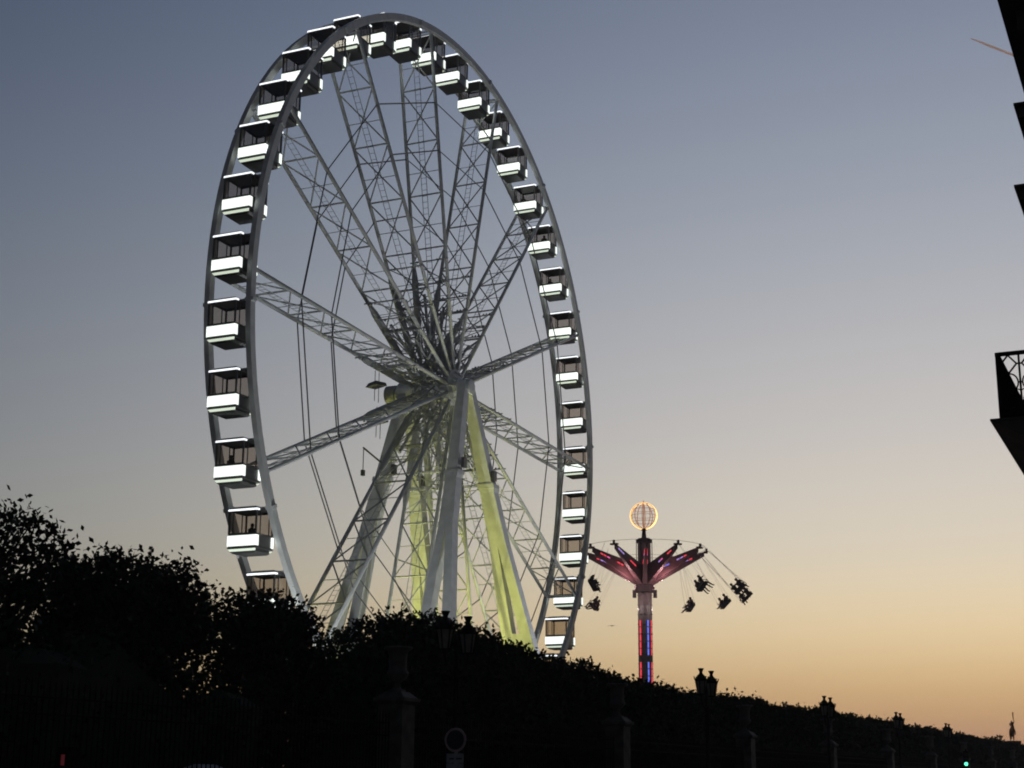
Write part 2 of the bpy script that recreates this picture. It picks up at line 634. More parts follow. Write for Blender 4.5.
# four legs, each with a long wedge-shaped slot in its lower half
def leg(sx, ytop, xs, ys, jib, gap, zs, wd=.8):
    """centre line from the hub through (sx*xs, ys) at 18 m below it"""
    mb = MB()
    top = Vector((sx * .35, ytop, HZ + .1))

    def c(z):
        k = (-.1 - z + .2) / 18.1
        return Vector((sx * (.35 + (xs - .35) * k), ytop + (ys - ytop) * k, HZ + z))

    def rect(z, y0, y1, dx):
        p = c(z)
        y0, y1 = y0 * wd, y1 * wd
        return [(p.x - dx, p.y + y0, p.z), (p.x + dx, p.y + y0, p.z), (p.x + dx, p.y + y1, p.z), (p.x - dx, p.y + y1, p.z)]
    mb.hexa(rect(-6.7, -.56, .56, .42), rect(.35, -.40, .40, .38))
    mb.hexa(rect(-7.0, -.72, .72, .50), rect(-6.703, -.72, .72, .50))
    mb.hexa(rect(-7.3, -.60, .60, .44), rect(-7.003, -.72, .72, .46))
    mb.hexa(rect(-11.0, -.74, .74, .44), rect(-7.303, -.60, .60, .44))
    wo = gap + .95
    for s in (-1, 1):
        lo, hi = sorted((s * gap, s * wo))
        l2, h2 = sorted((s * .01, s * .74))
        mb.hexa(rect(zs, lo, hi, .42), rect(-11.003, l2, h2, .44))
    mb.hexa(rect(zs - 1.6, -wo - .16, wo + .16, .44), rect(zs - .003, -wo, wo, .44))
    mb.hexa(rect(-HZ + .35, -2.3, 2.3, .5), rect(zs - 1.603, -wo - .16, wo + .16, .44))
    mb.hexa(rect(-HZ, -2.9, 2.9, 1.3), rect(-HZ + .347, -2.9, 2.9, 1.3))
    o = mb.build('leg', M['steel'], wheel)
    d = MB()
    p = c(-6.0)
    d.box(p.x - .25, p.x + .25, p.y - .80, p.y - .565, p.z - .5, p.z + .2)
    if jib:
        d.tube([p + Vector((-.3, 0, .2)), p + Vector((-2.6, .4, 1.0))], .07, 6)
        d.tube([p + Vector((-2.55, .4, 1.0)), p + Vector((-2.55, .4, -.9))], .035, 4)
        d.box(p.x - 2.7, p.x - 2.4, p.y + .3, p.y + .5, p.z - 1.0, p.z - .6)
    d.build('hoist', M['cab_dark'], o)
    return o


leg(-1, -2.2, 6.8, -3.7, False, .85, -19.5, .74)
leg(1, -2.2, 6.9, -3.6, False, .32, -17.2, .92)
leg(-1, 2.6, 6.1, 3.7, True, .50, -18.0)
leg(1, 2.6, 6.4, 3.7, False, .30, -18.0)
ldr = MB()
for sx, y in ((-1, 3.7), (1, 3.7), (1, -3.0)):
    p0, p1 = Vector((sx * 2.2, y * .85, HZ - 6)), Vector((sx * 9.2, y * 1.05, HZ - 24))
    for s in (-.2, .2):
        ldr.tube([p0 + Vector((.7, s, 0)), p1 + Vector((.7, s, 0))], .025, 4)
    for i in range(44):
        q = p0.lerp(p1, i / 44) + Vector((.7, 0, 0))
        ldr.tube([q + Vector((0, -.2, 0)), q + Vector((0, .2, 0))], .016, 4)
ldr.build('leg_ladder', M['steel_dim'], wheel)

# the cabins
fr_, gl_, ro_, pa_, st_, se_, lo_ = (MB() for _ in range(7))
HX, HY = .90, .95
ro_.hexa([(-HX - .03, -HY - .03, -.13), (HX + .03, -HY - .03, -.13), (HX + .03, HY + .03, -.13), (-HX - .03, HY + .03, -.13)],
         [(-HX + .25, -HY + .25, .04), (HX - .25, -HY + .25, .04), (HX - .25, HY - .25, .04), (-HX + .25, HY - .25, .04)])
for sx in (-1, 1):
    xo = sx * (HX + .02)
    path = [(sx * (HX - .22), -HY - .02, -.185), (sx * (HX - .05), -HY - .02, -.185), (xo, -HY + .03, -.185), (xo, HY - .03, -.185),
            (sx * (HX - .05), HY + .02, -.185), (sx * (HX - .22), HY + .02, -.185)]
    st_.tube(path, .052, 6)
    x0, x1 = sorted((sx * HX, sx * (HX + .04)))
    for q in range(3):                  # three lit slats
        za = -2.25 + q * .204
        pa_.box(x0, x1, -HY, HY, za, za + .188)
    xa, xb = sorted((sx * (HX - .24), sx * (HX - .003)))
    for sy in (-1, 1):
        ya, yb = sorted((sy * HY, sy * (HY + .035)))
        pa_.box(xa, xb, ya, yb, -2.25, -1.654)
    # the low light along the skirt leans inwards
    a_, b_ = sx * (HX - .0), sx * (HX - .11)
    lo_.hexa([(b_, -HY + .12, -2.535), (b_ - sx * .05, -HY + .12, -2.535), (b_ - sx * .05, HY - .12, -2.535), (b_, HY - .12, -2.535)],
             [(a_, -HY + .03, -2.42), (a_ - sx * .05, -HY + .03, -2.42), (a_ - sx * .05, HY - .03, -2.42), (a_, HY - .03, -2.42)])
fr_.box(-HX + .02, HX - .02, -HY + .02, HY - .02, -2.32, -1.62)
fr_.box(-HX - .01, HX + .01, -HY - .01, HY + .01, -2.385, -2.323)
fr_.hexa([(-HX + .22, -HY + .22, -2.66), (HX - .22, -HY + .22, -2.66), (HX - .22, HY - .22, -2.66), (-HX + .22, HY - .22, -2.66)],
         [(-HX + .1, -HY + .1, -2.545), (HX - .1, -HY + .1, -2.545), (HX - .1, HY - .1, -2.545), (-HX + .1, HY - .1, -2.545)])
fr_.box(-HX + .17, HX - .17, -HY + .13, HY - .13, -2.542, -2.388)
for sx in (-1, 1):
    for sy in (-1, 1):
        fr_.box(*sorted((sx * (HX - .09), sx * HX)), *sorted((sy * (HY - .09), sy * HY)), -1.597, -.133)
        fr_.box(*sorted((sx * .42, sx * .48)), *sorted((sy * (HY - .05), sy * (HY - .01))), -1.57, -.26)
    fr_.box(*sorted((sx * (HX - .07), sx * HX)), -HY + .09, HY - .09, -.26, -.133)
    fr_.box(*sorted((sx * (HX - .07), sx * HX)), -HY + .09, HY - .09, -1.597, -1.55)
for sy in (-1, 1):
    fr_.box(-HX + .09, HX - .09, *sorted((sy * (HY - .07), sy * HY)), -.26, -.133)
    fr_.box(-HX + .09, HX - .09, *sorted((sy * (HY - .07), sy * HY)), -1.597, -1.55)
    x0, x1, y0, y1 = -HX + .09, HX - .09, sy * (HY - .035), 0
    gl_.add([(x0, y0, -1.55), (x1, y0, -1.55), (x1, y0, -.26), (x0, y0, -.26)], [(0, 1, 2, 3)])
    x0 = sy * (HX - .035)
    gl_.add([(x0, -HY + .09, -1.55), (x0, HY - .09, -1.55), (x0, HY - .09, -.26), (x0, -HY + .09, -.26)], [(0, 1, 2, 3)])
    se_.box(*sorted((sy * .42, sy * .86)), -.8, .8, -1.597, -1.50)
for sy in (-1, 1):
    fr_.beam((-.0, sy * (HY - .1), .0), (0, sy * (HY - .1), -.14), .3, .1)
ax_ = MB()
ax_.tube([(0, -1.08, 0), (0, 1.44, 0)], .07, 8)
CABM = [('axle', ax_.mesh('axle', M['steel_dim'])), ('frame', fr_.mesh('frame', M['cab_dark'])), ('window', gl_.mesh('window', M['glass'])),
        ('roof', ro_.mesh('roof', M['cab_roof'])), ('light_panel', pa_.mesh('light_panel', M['panel'])),
        ('light_strip', st_.mesh('light_strip', M['striplight'])), ('skirt_light', lo_.mesh('skirt_light', M['panel_low'])), ('bench', se_.mesh('bench', M['seat']))]
cabins = []
for i in range(NC):
    a = R(216.87) - 2 * math.pi * i / NC
    e = link('cabin', None, wheel, pol(a, RIM + .1, -.18))
    e.empty_display_size = .3
    e.rotation_euler = (0, R(random.uniform(-1.2, 1.2)), 0)
    for nme, me in CABM:
        link(nme, me, e)
    cabins.append(e)

# riders seen through the cabin windows
CAB_WORDS = {0: 'lowest cabin at the left of the wheel', 1: 'second lowest cabin at the left of the wheel',
             2: 'third lowest cabin at the left of the wheel', 19: 'cabin right of the spoke that points up and right',
             20: 'cabin above the right hand level spoke', 21: 'cabin where the right hand spoke meets the rim'}
WM = Matrix.Translation(wheel.location) @ Matrix.Rotation(YAW, 4, 'Z')
n_p = 0
for i, spots in ((0, [(-.35, -.5, 1), (-.35, .05, 1), (.55, .55, -1)]), (1, [(-.4, -.55, 1), (.5, .3, -1)]), (2, [(-.4, 0, 1)]),
                 (19, [(-.4, .2, 1)]), (20, [(-.4, -.45, 1)]), (21, [(-.35, .1, 1)])):
    for q, (x, y, f) in enumerate(spots):
        m = WM @ Matrix.Translation(Vector(cabins[i].location) + Vector((x, y, -1.56))) @ Matrix.Rotation(0 if f > 0 else math.pi, 4, 'Z')
        # riders sit with their legs behind the lit panel
        o = link('person', PERSON[1], None)
        o.matrix_world = m @ Matrix.Translation((-.3, 0, -.30))
        where = ['', 'nearer the street, ', 'in the middle, ', 'at the back, ']
        word = ('' if len(spots) == 1 else ('nearest the end glass ' if q == 0 else ('second along ' if q == 1 and len(spots) == 3 else 'on the far bench ')))
        tag(o, 'rider ' + word + 'in the ' + CAB_WORDS[i], 'person', 'riders in the wheel cabins')

# floodlights at the foot of the legs, throwing yellow-green light up their inner faces
def flood(x, y, target, color, power, size, blend=.6):
    fx = MB()
    fx.box(x - .35, x + .35, y - .25, y + .25, .02, .42)
    fx.build('floodlight', M['cab_dark'], wheel)
    ld = bpy.data.lights.new('floodlight_beam', 'SPOT')
    ld.energy = power
    ld.color = color
    ld.spot_size = R(size)
    ld.spot_blend = blend
    ld.shadow_soft_size = .25
    lo = bpy.data.objects.new('floodlight_beam', ld)
    col.objects.link(lo)
    lo.parent = wheel
    lo.location = (x, y, .6)
    d = Vector(target) - Vector((x, y, .6))
    lo.rotation_euler = d.to_track_quat('-Z', 'Y').to_euler()


YEL = (.95, .96, .24)
flood(-4.0, -3.6, (3.6, -2.9, HZ - 11), YEL, 4700, 72)
flood(-3.0, 3.6, (3.4, 3.2, HZ - 11), YEL, 6600, 72)
flood(-1.0, -.6, (-.5, 0, HZ), YEL, 3000, 58)
flood(-13.5, .5, (-6.5, 3.6, HZ - 13), YEL, 2600, 80)
flood(-24.0, -7.0, (-14, -1, HZ - 6), (.95, 1, .97), 5000, 90)  # this and the next: white fill added to lift rim and spokes
flood(12.0, -18.0, (0, -1, HZ + 4), (.95, .98, 1.0), 8500, 95)

# ------------------------------------------------------------------ the swing tower beyond
RAZ = R(4.9633)
ride_xy = Vector((16.0059, 184.3063, 0))
ride_z = zg(174.7)
ride = thing('swing_tower', 'tall chair swing tower with red lit arms and a glowing globe on top', 'swing ride',
             (ride_xy.x, ride_xy.y, ride_z), -RAZ)


def rz(z):
    return z - ride_z


tw = MB()
tw.lathe([(1.6, 0), (1.6, .5), (.86, .9), (.84, rz(25.2))], 14)
for z in np.arange(4, 25, 1.15):
    tw.lathe([(.845, z), (.90, z + .02), (.90, z + .09), (.845, z + .11)], 14)
tw.lathe([(.78, rz(25.2)), (.78, rz(30.9))], 12)
tw.build('tower', M['ride_grey'], ride)
cw = MB()
cw.lathe([(.78, rz(30.9)), (.98, rz(31.05)), (.98, rz(31.35)), (.72, rz(31.5)), (.30, rz(31.6)), (.22, rz(32.4)), (.34, rz(32.5)), (.18, rz(32.75))], 12)
cw.lathe([(.846, rz(25.0)), (1.18, rz(25.05)), (1.18, rz(25.8)), (.95, rz(26.1)), (.67, rz(26.2))], 12)
for sx in (-1, 1):
    cw.box(*sorted((sx * 1.0, sx * 1.45)), -.25, .25, rz(24.4), rz(25.3))
for k in range(6):
    a = k * math.pi / 3
    cw.tube([(.93 * math.cos(a), .93 * math.sin(a), rz(26.0)), (.93 * math.cos(a), .93 * math.sin(a), rz(31.1))], .05, 5)
cw.build('crown_collar', M['ride_dark'], ride)
TIP = 7.45
arm_b = MB()
for s in (-1, 1):
    pass
arm_b.hexa([(.68, -.30, rz(25.7)), (.68, .30, rz(25.7)), (.68, .30, rz(28.1)), (.68, -.30, rz(28.1))],
           [(TIP - .3, -.10, rz(29.35)), (TIP - .3, .10, rz(29.35)), (TIP - .3, .10, rz(29.9)), (TIP - .3, -.10, rz(29.9))])
arm_b.box(TIP - .35, TIP + .12, -.45, .45, rz(29.75), rz(29.92))
arm_b.box(TIP - .15, TIP + .1, -.10, .10, rz(29.92), rz(30.3))
arm_me = arm_b.mesh('arm', [M['ride']])
leds = []
pal = [['red', 'pink', 'red'], ['red', 'pink', 'violet'], ['violet', 'pink', 'red'], ['blue', 'violet', 'red']]
led_cache = {}
for v, p_ in enumerate(pal):
    lb = MB()
    for k in ((1, 2, 5, 6, 7), (0, 1, 2, 6, 7, 8), (2, 3, 6, 7), (0, 1, 4, 5, 6))[v]:
        lb.cur = k // 3
        f0, f1 = .30 + k * .070, .30 + k * .070 + .054
        for sy in (-1, 1):
            def pt(f, dz):
                x = .68 + f * (TIP - .98)
                zc = (rz(27.1) + f * (rz(29.65) - rz(27.1))) + dz
                yw = (.30 + (.10 - .30) * f + .012) * sy
                return (x, yw, zc)
            q = [pt(f0, -.07), pt(f1, -.07), pt(f1, .07), pt(f0, .07)]
            q2 = [(a_, b_ + sy * .04, c_) for a_, b_, c_ in q]
            lb.hexa(q, q2)
    led_cache[v] = lb.mesh('light_strip', [M[c] for c in p_])
for k in range(12):
    a = R(2) + k * math.pi / 6
    o = link('arm', arm_me, ride)
    o.rotation_euler = (0, 0, a)
    link('light_strip', led_cache[[3, 0, 1, 0, 2, 1, 3, 0, 1, 0, 2, 3][k]], o)
rg = MB()
for rr, z, th in ((TIP - .1, 30.25, .022), (4.6, 28.9, .016)):
    rg.tube([(rr * math.cos(2 * math.pi * k / 48), rr * math.sin(2 * math.pi * k / 48), rz(z)) for k in range(48)], th, 5, closed=True)
rg.build('tie_ring', M['ride_dark'], ride)
def tower_light(r0, r1, an, w_, z0, z1, n_, m_):
    tl = MB()
    p0 = Vector((math.cos(an), math.sin(an), 0))
    tg = Vector((-math.sin(an), math.cos(an), 0))
    q = [p0 * r0 - tg * w_ / 2, p0 * r0 + tg * w_ / 2, p0 * r1 + tg * w_ / 2, p0 * r1 - tg * w_ / 2]
    for k in range(n_):
        za, zb = rz(z0 + (z1 - z0) * k / n_), rz(z0 + (z1 - z0) * (k + .86) / n_)
        tl.hexa([(c.x, c.y, za) for c in q], [(c.x, c.y, zb) for c in q])
    tl.build('light_strip', M[m_], ride)


for z0, z1, n_ in ((17.6, 21.8, 5), (14.4, 16.9, 3), (9.5, 12.4, 3)):
    for face in (-math.pi / 2, math.pi / 2):
        for off, w_, m_ in ((-.72, .17, 'red'), (.38, .14, 'blue'), (.95, .10, 'red')):
            tower_light(.855, .93, face + off, w_, z0, z1, n_, m_)
for face in (-math.pi / 2, math.pi / 2):
    tower_light(.79, .87, face + .28, .13, 28.3, 30.6, 4, 'red')
for k in range(4):                      # added point lights without fixtures, brightening the ride's arms and mast
    a = math.pi / 4 + k * math.pi / 2
    for nm, rr, z, pw, cl in (('arm_fill', 3.4, 26.2, 150, (1, .55, .56)), ('mast_fill', 2.2, 23.2, 42, (1, .86, .80))):
        ld = bpy.data.lights.new(nm, 'POINT')
        ld.energy = pw
        ld.color = cl
        ld.shadow_soft_size = .12
        lo = link(nm, ld, ride, (rr * math.cos(a), rr * math.sin(a), rz(z)))
gb = MB()
GR, GZ = 1.56, rz(34.25)
for k in range(5):
    a = k * math.pi / 5 + .2
    gb.tube([(GR * math.sin(t_) * math.cos(a), GR * math.sin(t_) * math.sin(a), GZ + GR * math.cos(t_)) for t_ in np.linspace(0, 2 * math.pi, 40)[:-1]], .045, 5, closed=True)
for lat in (-.5, 0, .5):
    gb.tube([(GR * math.cos(lat) * math.cos(t_), GR * math.cos(lat) * math.sin(t_), GZ + GR * math.sin(lat)) for t_ in np.linspace(0, 2 * math.pi, 40)[:-1]], .03, 5, closed=True)
gb.tube([(0, 0, rz(32.7)), (0, 0, rz(36.1))], .06, 6)
glb = gb.build('globe', M['globe_glow'], ride)
gr_ = MB()
gr_.tube([(GR * math.sin(t_), 0, GZ + GR * math.cos(t_)) for t_ in np.linspace(0, 2 * math.pi, 48)[:-1]], .105, 6, closed=True)
gr_.build('light_ring', M['amber'], glb)

# the flying chairs and the pairs of people in them
RM = Matrix.Translation(ride.location) @ Matrix.Rotation(-RAZ, 4, 'Z')
sw_b = MB()
sw_b.box(-.05, .42, -.62, .62, -.06, .0)
sw_b.box(-.12, -.053, -.62, .62, -.06, .24)
for sy in (-.62, .62):
    sw_b.tube([(-.1, sy, .22), (.40, sy, .28), (.42, sy, 0)], .03, 5)
sw_b.tube([(.40, -.62, .26), (.40, .62, .26)], .03, 5)
sw_me = sw_b.mesh('swing_seat', M['ride_dark'])
SEATS = [(-120, 24.5, 'chair swinging upper left of the tower'), (122, 24.5, 'chair swinging lower left of the tower'),
         (60, 24.35, 'chair swinging low, just right of the tower'), (-56, 24.5, 'chair flying legs out, just right of the tower'),
         (35, 24.4, 'chair lowest in the far right cluster'), (-27, 24.7, 'chair highest in the far right cluster'),
         (9, 24.6, 'chair outermost on the far right')]
SRAD = [11.9, 11.8, 11.7, 11.4, 12.2, 12.3, 12.4]
for k, (deg, z, words) in enumerate(SEATS):
    a = R(deg)
    rad = Vector((math.cos(a), math.sin(a), 0))
    seat = rad * SRAD[k] + Vector((0, 0, rz(z)))
    anc = Vector((math.cos(a - .1), math.sin(a - .1), 0)) * TIP + Vector((0, 0, rz(29.75)))
    up = (anc - seat).normalized()
    fwd = Vector((-math.sin(a), math.cos(a), 0))
    fwd = (fwd - up * fwd.dot(up)).normalized()
    lef = up.cross(fwd)
    m = Matrix((fwd, lef, up)).transposed().to_4x4()
    m = m @ Matrix.Scale(1.30, 4)
    m.translation = seat
    o = link('swing_seat', sw_me, ride)
    o.matrix_local = m
    ch = MB()
    L = (anc - seat).length / 1.30
    for x, y in ((-.1, -.62), (-.1, .62), (.40, -.62), (.40, .62)):
        ch.tube([(x, y, .32), (0, y * .6, L)], .011, 4)
    ch.build('chain', M['chain'], o)
    for j, sy in enumerate((-.31, .31)):
        p_ = link('person', PERSON[(k + j) % 3], None)
        p_.matrix_world = RM @ m @ Matrix.Translation((.0, sy, .0)) @ Matrix.Scale(1.18, 4)
        tag(p_, 'person on the %s side of the %s' % (('outer', 'inner')[j], words), 'person', 'people riding the chair swings')

# ------------------------------------------------------------------ foliage
def leaf_mesh(name, P, size, mats, pick=None, stretch=1.7):
    """P: n x 3 points; a pointed four-sided leaf at each, turned at random"""
    n = len(P)
    d = rng.normal(size=(n, 3))
    d /= np.linalg.norm(d, axis=1)[:, None]
    e = rng.normal(size=(n, 3))
    e -= d * (e * d).sum(1)[:, None]
    e /= np.linalg.norm(e, axis=1)[:, None]
    s = (np.asarray(size) * rng.uniform(.65, 1.35, n))[:, None]
    V = np.empty((n, 4, 3))
    V[:, 0] = P - d * s * stretch / 2
    V[:, 1] = P + e * s / 2
    V[:, 2] = P + d * s * stretch / 2
    V[:, 3] = P - e * s / 2
    me = bpy.data.meshes.new(name)
    me.vertices.add(n * 4)
    me.vertices.foreach_set('co', V.reshape(-1))
    me.loops.add(n * 4)
    me.loops.foreach_set('vertex_index', np.arange(n * 4, dtype=np.int32))
    me.polygons.add(n)
    me.polygons.foreach_set('loop_start', np.arange(0, n * 4, 4, dtype=np.int32))
    me.polygons.foreach_set('loop_total', np.full(n, 4, dtype=np.int32))
    for m in mats:
        me.materials.append(m)
    if len(mats) > 1:
        me.polygons.foreach_set('material_index', rng.integers(0, len(mats), n).astype(np.int32))
    me.update()
    me.validate()
    return me


def sprigs(base, up, n_leaf=14, length=.6, spread=.10, twigs=None):
    """leaves along short shoots that stand out of the crown"""
    out = []
    for p, d in zip(base, up):
        L = length * random.uniform(.35, 1.25)
        d = np.array(d) + rng.normal(size=3) * .35
        d /= np.linalg.norm(d)
        bend = rng.normal(size=3) * .25
        if twigs is not None:
            twigs.tube([tuple(p + d * L * t + bend * L * t * t) for t in (-.35, 0, .4, .75, 1.0)], [.011, .010, .008, .006, .004], 3)
        for t in rng.uniform(0, 1, n_leaf):
            out.append(p + d * L * t + bend * L * t * t + rng.normal(size=3) * spread * (1.15 - t))
    return np.array(out)


def crown_points(lobes, n, shell=.55):
    """points in the outer part of a set of ellipsoids (centre, radii), clumped"""
    vol = np.array([l[1][0] * l[1][1] * l[1][2] for l in lobes]) ** .67
    cnt = (vol / vol.sum() * n).astype(int)
    out, surf = [], []
    for (c, r_), k in zip(lobes, cnt):
        ncl = max(10, k // 34)
        d = rng.normal(size=(ncl, 3))
        d /= np.linalg.norm(d, axis=1)[:, None]
        f = shell + (1 - shell) * rng.uniform(0, 1, ncl) ** .6
        cl = np.array(c) + d * f[:, None] * np.array(r_)
        idx = rng.integers(0, ncl, k)
        out.append(cl[idx] + rng.normal(size=(k, 3)) * np.array([.22, .22, .17]))
        m = (f > .9) & (d[:, 2] > -.1)
        surf += [(q, dd) for q, dd in zip(cl[m], d[m])]
    return np.concatenate(out), surf


def local_tree(name, label, cat, s, t, lobes, n, size, trunk, shell=.5, spr=.5, sl=.7, group=None, core=None):
    """lobes in street axes around the trunk foot: ((ds, dt, z), (rs, rt, rz)); local x = s, local y = -t"""
    root = thing(name, label, cat, W(s, t), YAW, group)
    L = [((c[0], -c[1], c[2]), r_) for c, r_ in lobes]
    tb = MB()
    P, surf = crown_points(L, n, shell)
    random.shuffle(surf)
    k = int(len(surf) * spr)
    if k:
        S_ = sprigs([q for q, d in surf[:k]], [d * .6 + np.array([0, 0, .7]) for q, d in surf[:k]], 14, sl, .07, tb)
        P = np.concatenate([P, S_])
    P = P[P[:, 2] > .3]
    link('crown', leaf_mesh('crown', P, size, [M['foliage'], M['foliage2']]), root)
    h, r0 = trunk
    top = np.array([random.uniform(-.2, .2), random.uniform(-.2, .2), h])
    tb.tube([(0, 0, -.05), (top[0] * .3, top[1] * .3, h * .5), tuple(top)], [r0 * 1.25, r0 * .9, r0 * .7], 9)
    for c, r_ in L:
        for q in range(7):
            d = rng.normal(size=3)
            d /= np.linalg.norm(d)
            e = np.array(c) + d * np.array(r_) * random.uniform(.55, .95)
            mid = (top + e) / 2 + rng.normal(size=3) * .2
            tb.tube([tuple(top - np.array([0, 0, random.uniform(0, .5)])), tuple(mid), tuple(e)], [r0 * .4, r0 * .22, .012], 5)
    tb.build('trunk', M['bark'], root, True)
    return root


# the big trees at the left, behind the railings
local_tree('tree', 'tall loose tree at the left end with ragged twigs against the sky', 'tree', 21.0, -20.9,
           [((.1, 0, 4.9), (1.5, 1.5, 1.25)), ((1.5, 0, 6.75), (.5, .5, .30)), ((2.35, 0, 6.85), (.34, .35, .22)), ((3.15, 0, 6.5), (.36, .35, .18)), ((2.2, 0, 6.2), (.6, .5, .22)),
            ((3.3, 0, 6.0), (.4, .4, .2)), ((.5, 0, 6.55), (.6, .6, .34)), ((2.3, 0, 5.5), (.7, .8, .35)), ((.6, 0, 3.6), (2.4, 1.6, 1.6))],
           15000, .080, (2.6, .17), .15, .9, .40)
local_tree('tree', 'broad dense round tree left of the wheel, standing over the railings', 'tree', 27.0, -21.2,
           [((-1.3, 0, 5.15), (1.1, 1.4, 1.25)), ((-.1, 0, 5.4), (1.25, 1.5, 1.3)), ((1.0, 0, 5.55), (.95, 1.2, 1.22)), ((1.75, 0, 5.2), (.72, 1.1, 1.15)), ((0, 0, 3.4), (2.5, 1.5, 1.5))],
           36000, .080, (2.5, .19), .08, .7, .42)
local_tree('tree', 'flat topped clipped tree with sky showing between its leaves', 'tree', 32.4, -21.0,
           [((-1.3, 0, 5.15), (1.15, 1.1, .98)), ((-.1, 0, 5.25), (1.3, 1.2, .95)), ((1.0, 0, 5.1), (1.1, 1.1, .92)), ((1.7, 0, 4.4), (.9, 1.0, .95)), ((-1.5, 0, 4.2), (1.1, 1.0, 1.1)), ((-.3, 0, 4.0), (1.4, 1.1, 1.1)), ((1.1, 0, 4.0), (1.4, 1.1, 1.1)), ((0, 0, 2.9), (2.0, 1.1, .9)), ((-.6, 0, 5.7), (1.5, 1.1, .62)), ((.5, 0, 5.6), (1.3, 1.1, .60))],
           25000, .078, (2.4, .13), .15, .10, .12)


def hedge(name, label, s0, s1, tc_, depth, height, core_drop, dens, size0, size1, seed, spr):
    root = thing(name, label, 'hedge', W(s0, tc_), YAW)
    base_z = zg(s0)
    hh = height
    S = np.arange(s0, s1 + .01, 1.0)

    def H(s):
        return np.array([hh(x) for x in np.atleast_1d(s)]) + np.array([zg(x) for x in np.atleast_1d(s)]) - base_z
    # solid dark core put inside the leaves to keep the hedge opaque
    cb_ = MB()
    vs = []
    Hs = H(S) - core_drop
    for s, h in zip(S, Hs):
        j = random.uniform(-.12, .12)
        for y, z in ((-depth / 2 + .28 + j, .1), (-depth / 2 + .25 - j, h - .25), (-depth / 2 + .7, h + j), (depth / 2 - .7, h - j), (depth / 2 - .25, h - .25), (depth / 2 - .28, .1)):
            vs.append((s - s0, y, z + zg(s) - base_z if z == .1 else z))
    fs = []
    for i in range(len(S) - 1):
        for e in range(5):
            fs.append((i * 6 + e, (i + 1) * 6 + e, (i + 1) * 6 + e + 1, i * 6 + e + 1))
    fs += [tuple(range(6)), tuple((len(S) - 1) * 6 + e for e in reversed(range(6)))]
    cb_.add(vs, fs)
    cb_.build('hedge_core', M['foliage2'], root)
    P, Z = [], []
    for i in range(len(S) - 1):
        q = (S[i] - s0) / max(1, (s1 - s0))
        n = int(dens * (1 - .80 * min(1, q * 1.8)))
        sz = size0 + (size1 - size0) * min(1, q * 1.3)
        s = rng.uniform(S[i], S[i + 1], n)
        h = H(s)
        where = rng.uniform(0, 1, n)
        y = np.where(where < .55, -depth / 2 + rng.normal(0, .13, n), np.where(where < .9, rng.uniform(-depth / 2, depth / 2, n), depth / 2 + rng.normal(0, .13, n)))
        z = np.where((where < .55) | (where >= .9), h * rng.uniform(.12, 1.0, n), h + rng.normal(-.12, .16, n))
        P.append(np.c_[s - s0, y, z])
        Z.append(np.full(n, sz))
        k = int(spr * (1 - .6 * q) * random.uniform(.4, 1.6))
        if k:
            ss = rng.uniform(S[i], S[i + 1], k)
            B = np.c_[ss - s0, rng.uniform(-depth / 2, depth / 2, k), H(ss) - .1]
            g = sprigs(list(B), [np.array([0, 0, 1.0])] * k, 14, .50 - .24 * min(1, q * 4), .05)
            P.append(g)
            Z.append(np.full(len(g), sz * .9))
    P, Z = np.concatenate(P), np.concatenate(Z)
    link('leaves', leaf_mesh('leaves', P, Z, [M['foliage'], M['foliage2']]), root)
    return root


def main_h(s):
    k = math.exp(-((s - 39.4) / 3.4) ** 2) * .42
    d = -1.5 * max(0, 1 - (s - 34.6) / 3.4)
    return 5.86 - (.42 * min(1, max(0, (s - 45.0) / 8)) - .10 * min(1, max(0, (s - 70) / 20))) + k + d + .10 * math.sin(s * .9) + .09 * math.sin(s * .37 + 1) + .07 * math.sin(s * 2.3) + .003 * max(0, s - 60)


hedge('clipped_hedge', 'long clipped linden hedge running away beside the street below the wheel', 34.6, 236, -20.6, 2.6, main_h, .42, 1900, .085, .20, 3, 8)
hedge('shrub_hedge', 'low dark shrub hedge behind the railings under the left trees', 9, 30.6, -20.4, 2.2, lambda s: 4.0 + .75 * min(1, max(0, (27.5 - s) / 2.5)) + .25 * math.sin(s * 1.3) + .15 * math.sin(s * 3.1), .35, 750, .11, .11, 5, 2)

# trees standing far off behind the end of the hedge
local_tree('tree', 'small pointed dark tree just left of the far statue', 'tree', 205, -25.5,
           [((0, 0, 5.6), (1.0, 1.0, 2.0)), ((0, 0, 7.1), (.65, .65, 1.0)), ((.2, 0, 3.5), (1.3, 1.3, 1.5))], 1800, .22, (3.0, .16), .2, .3, .4)
local_tree('tree', 'far dark tree at the right end of the hedge', 'tree', 243, -24,
           [((0, 0, 4.6), (3.2, 3.0, 2.0)), ((3, 0, 4.2), (3.0, 3.0, 1.8))], 2200, .34, (2.5, .2), .2, .3, .5)

